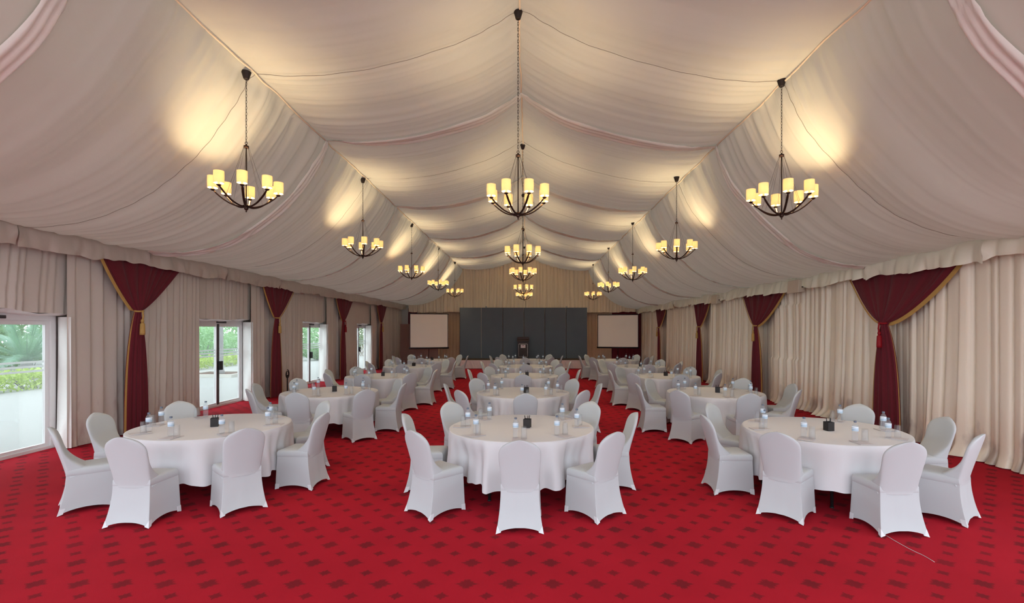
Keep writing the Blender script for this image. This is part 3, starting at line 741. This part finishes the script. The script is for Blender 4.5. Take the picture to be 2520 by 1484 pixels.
b0 = empty('water_bottle')
mb = MB(); mb.lathe([(.0, .002), (.024, .002), (.030, .008), (.031, .03), (.0295, .045), (.031, .06), (.0298, .078), (.0312, .1), (.0315, .13), (.0312, .162), (.028, .178), (.018, .194), (.0125, .201), (.0125, .206), (.0, .206)], 20, cap=False)
mb.obj('body', M['water'], b0, True)
mb = MB(); mb.lathe([(.0322, .115), (.0326, .117), (.0326, .161), (.0322, .163)], 20, cap=False); mb.obj('label', M['label'], b0, True)
mb = MB(); mb.lathe([(.0, .2075), (.0148, .2075), (.0152, .21), (.0152, .222), (.0135, .226), (0, .226)], 16, cap=False); mb.obj('cap', M['cap'], b0)
g0m = MB(); g0m.lathe([(.0345, .002), (.033, .04), (.0295, .138), (.028, .141), (0, .141)], 20, cap=False)
g0m.lathe([(.0, .130), (.0265, .130), (.030, .04), (.0322, .002), (.0345, .002)], 20, cap=False)
GM = g0m.mesh('glass', True); g0 = link('drinking_glass', GM, M['tumbler'])
pm = MB(); pm.box(-.075, .075, -.105, .105, 0, .004); PM = pm.mesh('pad'); pad0 = link('notepad', PM, M['paper'])
bx = MB(); h, w, t = .105, .042, .004
for q in ((-w, w, -w, w, 0, t), (-w, w, -w, -w+t, t, h), (-w, w, w-t, w, t, h), (-w, -w+t, -w+t, w-t, t, h), (w-t, w, -w+t, w-t, t, h)): bx.box(*q)
BXM = bx.mesh('pen_box'); box0 = link('pen_box', BXM, M['penbox'])
pn = MB(); pn.tube([(0, 0, 0), (0, 0, .004), (0, 0, .13), (0, 0, .145)], [.0015, .0045, .0045, .003], 8); PNM = pn.mesh('pen', True); pen0 = link('pen', PNM, M['pen'])

COLS = [(-3.93, 'left'), (-.10, 'middle'), (3.67, 'right')]
ROWS = [(6.33, 'front'), (9.85, 'second'), (13.35, 'third'), (16.9, 'fourth'), (20.45, 'rear')]
FRONT = [(-4.02, 6.42), (-.07, 6.33), (3.63, 6.16)]
SEATS = [(-90, 'near side'), (-135, 'near left'), (180, 'left side'), (135, 'far left'), (45, 'far right'), (0, 'right side'), (-45, 'near right')]
used = set()
def inst(proto, key):
    if key not in used: used.add(key); return proto
    return copy_tree(proto)
CHAIR_FIX = {(0, 0, 0): (.06, 1.5, -1.5), (0, 0, 1): (.07, -3.4, 0), (0, 0, 2): (.01, 3, -2), (0, 0, 3): (.04, 4, 0), (0, 0, 4): (.01, -1, 2), (0, 0, 5): (.01, -1.5, -4), (0, 0, 6): (.01, -1.5, 1),
             (1, 0, 0): (.105, 0, 0), (1, 0, 1): (.12, -2.3, 4.8), (1, 0, 2): (.03, 2, -2), (1, 0, 3): (.02, 2, -2), (1, 0, 4): (.0, 0, 2), (1, 0, 5): (.01, 2, 0), (1, 0, 6): (.08, -4.4, 0),
             (2, 0, 0): (.01, -1.6, 1.6), (2, 0, 1): (.0, -2.1, 3), (2, 0, 2): (.0, -2, 2), (2, 0, 3): (.0, -1, 0), (2, 0, 4): (.0, -4, 0), (2, 0, 5): (.0, -5, 3), (2, 0, 6): (.02, -1.5, -8)}
rc = random.Random(21)
for ci, (tx, cn) in enumerate(COLS):
    for ri, (ty, rn) in enumerate(ROWS):
        x0 = tx+(rc.uniform(-.06, .06) if ri else 0); y0 = ty+(rc.uniform(-.08, .08) if ri else 0)
        if ri == 0: x0, y0 = FRONT[ci]
        where = 'the %s table in the %s column' % (rn, cn)
        t = inst(tb0, 'table'); t.location = (x0, y0, 0); t.rotation_euler = (0, 0, .2*ci+.3*ri)
        tag(t, 'round banquet table with black legs, %s one in the %s column' % (rn, cn), 'table', 'round banquet tables')
        c = link('tablecloth', CLOTHS[(ci+ri*2) % 4], M['cloth']); c.location = (x0, y0, 0); c.rotation_euler = (0, 0, PI/4*((3*ci+5*ri) % 8))
        tag(c, 'white cloth draped over %s' % where, 'tablecloth', 'white round tablecloths')
        for si, (ang, sn) in enumerate(SEATS):
            dr, da, dy = CHAIR_FIX.get((ci, ri, si), (rc.uniform(.025, .09), rc.uniform(-2.5, 2.5), rc.uniform(-5, 5)))
            a = math.radians(ang+da); rad = 1.12+dr
            ch = inst(chair0, 'chair'); ch.location = (x0+rad*math.cos(a), y0+rad*math.sin(a), 0); ch.rotation_euler = (0, 0, a+PI/2+math.radians(dy))
            tag(ch, 'white covered chair at the %s of %s' % (sn, where), 'chair', 'covered banquet chairs')
            # place setting
            a = math.radians(ang+rc.uniform(-4, 4)); er = np.array((math.cos(a), math.sin(a))); et = np.array((-er[1], er[0]))
            def put(o, r_, t_, z, rz): p = np.array((x0, y0))+er*r_+et*t_; o.location = (p[0], p[1], z); o.rotation_euler = (0, 0, rz)
            top = TZ+.003
            if ri < 3:
                p = inst(pad0, 'pad'); put(p, .755, -.01, top, a+PI/2+rc.uniform(-.1, .1)); tag(p, 'white notepad at the %s place on %s' % (sn, where), 'notepad', 'notepads at the place settings')
                zt = top+.0045
            else: zt = top
            b = inst(b0, 'bottle'); put(b, .69+rc.uniform(-.03, .02), -.05, zt, rc.uniform(0, 6)); tag(b, 'water bottle at the %s place on %s' % (sn, where), 'bottle', 'water bottles on the tables')
            g = inst(g0, 'glass'); put(g, .735+rc.uniform(-.02, .03), .045, zt, 0); tag(g, 'upturned glass at the %s place on %s' % (sn, where), 'glass', 'upturned glasses on the tables')
        k = inst(box0, 'box'); bxx, byy = x0+.06+rc.uniform(-.03, .03), y0-.1+rc.uniform(-.05, .15); k.location = (bxx, byy, TZ+.002); k.rotation_euler = (0, 0, rc.uniform(-.4, .4))
        tag(k, 'black pen box standing on %s' % where, 'pen holder', 'pen boxes on the tables')
        for q in range(3 if ri < 3 else 2):
            p = inst(pen0, 'pen'); p.location = (bxx+(-.012, .004, .012)[q]*1.0, byy+(.006, -.012, .012)[q], TZ+.009); p.rotation_euler = (rc.uniform(-.1, .1), (-.14, .03, .12)[q], 0)
            tag(p, 'black pen in the box on %s' % where, 'pen', 'pens in the box on '+where)

# ------------------------------------------------------------------ chandeliers
hub = MB(); hub.lathe([(.0, -.085), (.006, -.08), (.012, -.07), (.006, -.06), (.022, -.045), (.03, -.028), (.022, -.012), (.045, -.004), (.05, .01), (.03, .02), (.012, .03), (0, .03)], 16, cap=False); HUB = hub.mesh('hub', True)
rod = MB(); rod.tube([(0, 0, .03), (0, 0, .84)], .008, 8); ROD = rod.mesh('rod', True)
colm = MB(); colm.lathe([(0, .83), (.035, .83), (.035, .86), (.012, .865), (.01, .885), (0, .885)], 16, cap=False)
colm.tube([(.018*math.cos(a), 0, .9+.018*math.sin(a)) for a in np.linspace(0, 2*PI, 13)], .004, 6, False); COLM = colm.mesh('collar', True)
armp = catmull([(.02, 0), (.10, -.004), (.2, .028), (.29, .085), (.36, .145), (.405, .195)], 4)
am = MB(); am.tube([(r, 0, z) for r, z in armp], [.016]*(len(armp)-3)+[.014, .012, .010], 8, True, (.62, 1.0)); ARM = am.mesh('arm', True)
cup = MB(); cup.lathe([(.0, .18), (.012, .182), (.03, .196), (.032, .205), (.014, .21), (.016, .245), (0, .246)], 14, (.41, 0, 0), False); CUP = cup.mesh('candle_cup', True)
sh = MB()
for prof in ([(.064, .222), (.0665, .30), (.065, .385)], [(.063, .385), (.0645, .30), (.062, .222)]): sh.lathe([(r, z) for r, z in prof], 24, (.41, 0, 0), False)
SHD = sh.mesh('lamp_shade', True)
bl = MB(); bl.lathe([(.0, .246), (.012, .25), (.018, .262), (.014, .276), (.0, .284)], 10, (.41, 0, 0), False); BLB = bl.mesh('bulb', True)
wr = MB(); wr.tube([(.03, 0, .845), (.27, 0, .07)], .0016, 4); WIRE = wr.mesh('stay_wire')
cn_ = MB(); cn_.lathe([(.0, .0), (.02, .0), (.028, -.004), (.02, -.012)][::-1]+[(0, .0)], 16, cap=False)
cn_ = MB(); cn_.lathe([(.0, -.11), (.03, -.11), (.038, -.10), (.058, -.03), (.062, -.02), (.066, -.005), (.066, 0), (0, 0)], 20, cap=False); CAN = cn_.mesh('canopy', True)
def chain_mesh(L):
    mb = MB(); n = max(3, int(L/.042)); st_ = L/n
    for k in range(n):
        z = (k+.5)*st_; pts = []
        for a in np.linspace(0, 2*PI, 11):
            u, v = .0095*math.cos(a), (st_*.62)*math.sin(a); pts.append((u, 0, z+v) if k % 2 else (0, u, z+v))
        mb.tube(pts, .0032, 5, False)
    return mb.mesh('chain', True)
lamp = bpy.data.lights.new('shade_lamp', 'POINT'); lamp.energy = 4.9; lamp.color = (1, .78, .48); lamp.shadow_soft_size = .025
def make_chandelier(x, y, zf, ztop, rz, far, lab):
    """zf = height of the finial tip, ztop = ceiling height"""
    zh = zf+.085; r = empty('chandelier', (x, y, zh), rz); tag(r, lab, 'chandelier', 'chandeliers with amber drum shades')
    link('hub', HUB, M['bronze'], r); link('rod', ROD, M['bronze'], r); link('collar', COLM, M['bronze'], r)
    L = ztop-zh; c = link('canopy', CAN, M['bronze_b'], r); c.location = (0, 0, L)
    ch = link('chain', chain_mesh(L-.11-.91), M['bronze_b'], r); ch.location = (0, 0, .91)
    for k in range(8):
        a = PI/8+k*PI/4
        o = link('arm', ARM, M['bronze'], r); o.rotation_euler = (0, 0, a)
        cu = link('candle_cup', CUP, M['bronze'], o)
        s = link('lamp_shade', SHD, M['shade'], r); s.rotation_euler = (0, 0, a)
        link('bulb', BLB, M['bulb'], s)
        if not far: w = link('stay_wire', WIRE, M['bronze'], r); w.rotation_euler = (0, 0, a)
        l = bpy.data.objects.new('shade_lamp', lamp); COL.objects.link(l); q = a+rz; l.location = (x+.41*math.cos(q), y+.41*math.sin(q), zh+.315)
nth = ['nearest the camera', 'second from the camera', 'third from the camera', 'fourth from the camera', 'farthest from the camera']
CHY = [[7.1, 12.1, 17.3, 22.3, 27.0], [7.27, 12.5, 17.0, 22.9, 27.8], [7.25, 11.9, 16.8, 21.9, 27.4]]
CPX = [[606, 893, 1011, 1078.5, 1119.5], [1275, 1286.5, 1287, 1288, 1290], [1923.5, 1665, 1557, 1497.5, 1459.5]]
CPY = [[523, 638, 690, 717, 733], [541, 655, 695, 727, 741], [541, 645, 694, 722, 740]]
CTZ = [5.62, 6.60, 5.59]
cname = ['left row', 'middle row under the ridge', 'right row']
for i in range(3):
    for k in range(5):
        y = CHY[i][k]; x = (CPX[i][k]-CX)*y/F; zf = H+(CY-CPY[i][k])*y/F
        if i == 0: x = max(x, -3.99)
        make_chandelier(x, y, zf, CTZ[i]+(.02 if i != 1 else 0), [.0, .0, .12][i]+(.2 if k in (2, 4) else 0), k > 1, 'bronze chandelier of the %s, %s' % (cname[i], nth[k]))

mb = MB(); cp = []
for (px_, py_) in ((2152, 1300), (2198, 1329), (2243, 1354), (2273, 1368), (2300, 1384)):
    zz_ = H*F/(py_-CY); cp.append(((px_-CX)*zz_/F, zz_, .003))
mb.tube(catmull(cp, 4), .0022, 5); tag(mb.obj('cord', M['paper'], None, True), 'thin white cord lying on the red carpet at the front of the right column', 'cord')

# ------------------------------------------------------------------ outside the doors
gp = MB(); gp.box(-70, -8.12, -60, 90, -.2, -.03); tag(gp.obj('ground_patio', M['patio']), 'pale concrete patio outside the doors', kind='structure')
gq = MB(); gq.box(-8.12, 40, -60, -3.0, -.2, -.02); tag(gq.obj('ground_light_block', M['patio']), 'unseen concrete ground added before the tent', kind='structure')  # added out of view to stop sky light coming from below
def leaves(mb, n, fn, size, r):
    for _ in range(n):
        p = fn(); d = Vector((r.gauss(0, 1), r.gauss(0, 1), r.gauss(0, .7)+.3)).normalized(); s_ = size*r.uniform(.6, 1.3)
        u = d.cross(Vector((r.gauss(0, 1), r.gauss(0, 1), r.gauss(0, 1)))).normalized(); w = d.cross(u)
        p = Vector(p); a = p-u*s_; b = p+w*s_*.38+d*.12*s_; c = p+u*s_; e = p-w*s_*.38+d*.12*s_
        mb.add([a, b, c, e], [(0, 1, 2, 3)])
def bush(name, c, rx, ry, hz, n, size, m, lab, cat, seed, box=False):
    r = random.Random(seed); mb = MB(); rt = empty(name, (c[0], c[1], -.03)); tag(rt, lab, cat)
    def fn():
        while True:
            x, y, z = r.uniform(-1, 1), r.uniform(-1, 1), r.uniform(0, 1)
            if box:
                if max(abs(x), abs(y), z) > .6: return (x*rx*(1+.05*r.gauss(0, 1)), y*ry, z*hz+.06*r.gauss(0, 1)+.04)
            else:
                q = x*x+y*y+(2*z-1)**2
                if .35 < q < 1: return (x*rx, y*ry, (z*hz)+.05)
    leaves(mb, n, fn, size, r); mb.obj('foliage', m, rt)
    mb = MB()
    for k in range(7):
        a = r.uniform(0, 6.28); mb.tube([(.3*rx*math.cos(a), .3*ry*math.sin(a), .0), (.5*rx*math.cos(a)*r.uniform(.5, 1.2), .5*ry*math.sin(a), hz*.7)], .02, 5)
    mb.obj('stem', M['trunk'], rt, True)
def frond_mesh(L, droop, rise, n, leaf, width):
    mb = MB(); pts = []
    for k in range(15):
        t = k/14; pts.append((L*t*math.cos(rise)*(1-.08*t), 0, L*t*math.sin(rise)-droop*L*t*t))
    mb.tube(pts, [.02*(1-.8*k/14) for k in range(15)], 5)
    for k in range(n):
        t = .12+.87*k/(n-1); i = min(13, int(t*14)); f = t*14-i; p = Vector(pts[i]).lerp(Vector(pts[i+1]), f); d = (Vector(pts[i+1])-Vector(pts[i])).normalized()
        ll = leaf*math.sin(PI*(.15+.8*t))**.6
        for sgn in (-1, 1):
            tip = p+Vector((d.x*.5*ll, sgn*ll*.85, d.z*.5*ll-.12*ll)); b = d*width
            mb.add([p-b*.5, p+b*.5, tip+b*.12, tip-b*.12], [(0, 1, 2, 3)])
    return mb.mesh('frond')
def cycad(c, zt, nf, L, seed, lab):
    r = random.Random(seed); rt = empty('cycad', (c[0], c[1], -.03)); tag(rt, lab, 'cycad')
    mb = MB(); mb.lathe([(.2, 0), (.22, zt*.5), (.18, zt), (0.02, zt+.05)], 14); mb.obj('trunk', M['trunk'], rt, True)
    me = [frond_mesh(L, .28, .75, 46, .34, .03), frond_mesh(L, .5, .45, 46, .32, .03), frond_mesh(L*.9, .16, 1.1, 42, .3, .03)]
    for k in range(nf):
        o = link('frond', me[k % 3], M['leaf_c'], rt); o.location = (0, 0, zt); o.rotation_euler = (0, r.uniform(-.1, .1), k*2.39996)
def palm(c, hgt, rad, seed, lab):
    r = random.Random(seed); rt = empty('palm_tree', (c[0], c[1], -.03)); tag(rt, lab, 'palm tree')
    mb = MB(); prof = [(rad*1.5, 0), (rad*1.25, .2)]; z = .35
    while z < hgt:
        prof += [(rad*1.02*(1-.15*z/hgt), z), (rad*.94*(1-.15*z/hgt), z+.05)]; z += .17
    prof.append((.02, hgt+.1)); mb.lathe(prof, 16); mb.obj('trunk', M['trunk'], rt, True)
    me = frond_mesh(2.6, .5, .7, 40, .5, .04)
    for k in range(13):
        o = link('frond', me, M['leaf_a'], rt); o.location = (0, 0, hgt); o.rotation_euler = (0, r.uniform(-.3, .4), k*2.39996)
def at(px, Y, X=None): return ((px-CX)*Y/F, Y)
bush('hedge', (-17.1, 17.6), .6, 2.6, .55, 2600, .085, M['leaf_b'], 'low yellow-green hedge outside the first glass door', 'hedge', 1, True)
cycad((-20.6, 20.6), .7, 34, 2.7, 2, 'large cycad with arching feathery fronds outside the first glass door')
bush('shrub', (-28.0, 26.5), 4.0, 5.0, 4.4, 3600, .24, M['leaf_a'], 'dense dark shrubs behind the large cycad', 'shrub', 4)
bush('hedge', (-17.0, 27.6), .7, 3.4, .5, 2600, .085, M['leaf_b'], 'low yellow-green hedge outside the second glass door', 'hedge', 5, True)
bush('shrub', (-19.6, 29.6), 1.7, 3.6, 2.2, 4200, .12, M['leaf_d'], 'pale flowering shrub behind the hedge of the second door', 'shrub', 6)
bush('shrub', (-26.5, 42.0), 4, 6.0, 5.2, 3600, .24, M['leaf_d'], 'tall pale trees far outside the second glass door', 'shrub', 7)
palm(at(541, 22.0), 5.2, .145, 8, 'palm with ringed grey trunk outside the second glass door')
pb = empty('palm_planter', (at(541, 22.0)[0], 22.0, -.03)); tag(pb, 'low square kerbed planter around the grey palm trunk', 'planter')
mb = MB()
for q in ((-1.1, 1.1, -1.0, -.86, 0, .13), (-1.1, 1.1, .86, 1.0, 0, .13), (-1.1, -.96, -.86, .86, 0, .13), (.96, 1.1, -.86, .86, 0, .13)): mb.box(*q)
mb.obj('kerb', M['kerb'], pb)
mb = MB(); mb.box(-.95, -.23, -.85, .85, .005, .09); mb.box(.23, .95, -.85, .85, .005, .09); mb.box(-.225, .225, .24, .85, .005, .09); mb.box(-.225, .225, -.85, -.24, .005, .09); mb.obj('soil', M['soil'], pb)
bush('shrub', (-14.0, 33.5), .8, 1.6, .9, 1500, .1, M['leaf_a'], 'low green shrub outside the third glass door', 'shrub', 9)
bush('shrub', (-17.7, 37.5), 2.0, 3.0, 3.6, 3400, .16, M['leaf_d'], 'tall leafy shrub outside the third glass door', 'shrub', 10)
lf = empty('lattice_fence', (-12.6, 38.5, -.03)); tag(lf, 'brown lattice fence outside the fourth glass door', 'fence')
mb = MB()
for k in range(14):
    a = -.35+k*.16
    for sgn in (-1, 1):
        mb.tube([(a, 0.012*sgn, .0), (a+sgn*1.3, 0.012*sgn, 2.9)], .014, 4)
mb.obj('lattice', M['lattice'], lf)
for x in (-1.75, .6, 3.1): box_obj('post', (x-.05, x+.05, -.05, .05, 0, 3.0), M['lattice'], lf)
bush('shrub', (-13.6, 44.5), 3.0, 2.0, 4.2, 3200, .18, M['leaf_a'], 'green tree behind the brown lattice fence', 'shrub', 11)

# ------------------------------------------------------------------ light
w = bpy.data.worlds.new('overcast_sky'); scn.world = w; w.use_nodes = True; nt = w.node_tree
bg = nt.nodes['Background']; bg.inputs['Color'].default_value = (.90, .96, 1.04, 1); bg.inputs['Strength'].default_value = 1.0
pd = bpy.data.lights.new('open_front_portal', 'AREA'); pd.shape = 'RECTANGLE'; pd.size = 15.2; pd.size_y = 6.4; pd.cycles.is_portal = True
po = bpy.data.objects.new('open_front_portal', pd); COL.objects.link(po); po.location = (-.4, -2.0, 3.2); po.rotation_euler = (PI/2, 0, 0)
for sx, rz in ((-8.05, -PI/2), (7.3, PI/2)):
    p2 = bpy.data.lights.new('open_side_portal', 'AREA'); p2.shape = 'RECTANGLE'; p2.size = 6.5; p2.size_y = 3.6; p2.cycles.is_portal = True
    q2 = bpy.data.objects.new('open_side_portal', p2); COL.objects.link(q2); q2.location = (sx, 1.27, 1.8); q2.rotation_euler = (PI/2, 0, rz)
scn.cycles.max_bounces = 6; scn.cycles.diffuse_bounces = 4; scn.cycles.glossy_bounces = 2; scn.cycles.transparent_max_bounces = 10; scn.cycles.transmission_bounces = 4
scn.cycles.use_adaptive_sampling = True; scn.cycles.adaptive_threshold = .06; scn.cycles.adaptive_min_samples = 16
scn.cycles.caustics_reflective = False; scn.cycles.caustics_refractive = False; scn.cycles.sample_clamp_indirect = 6
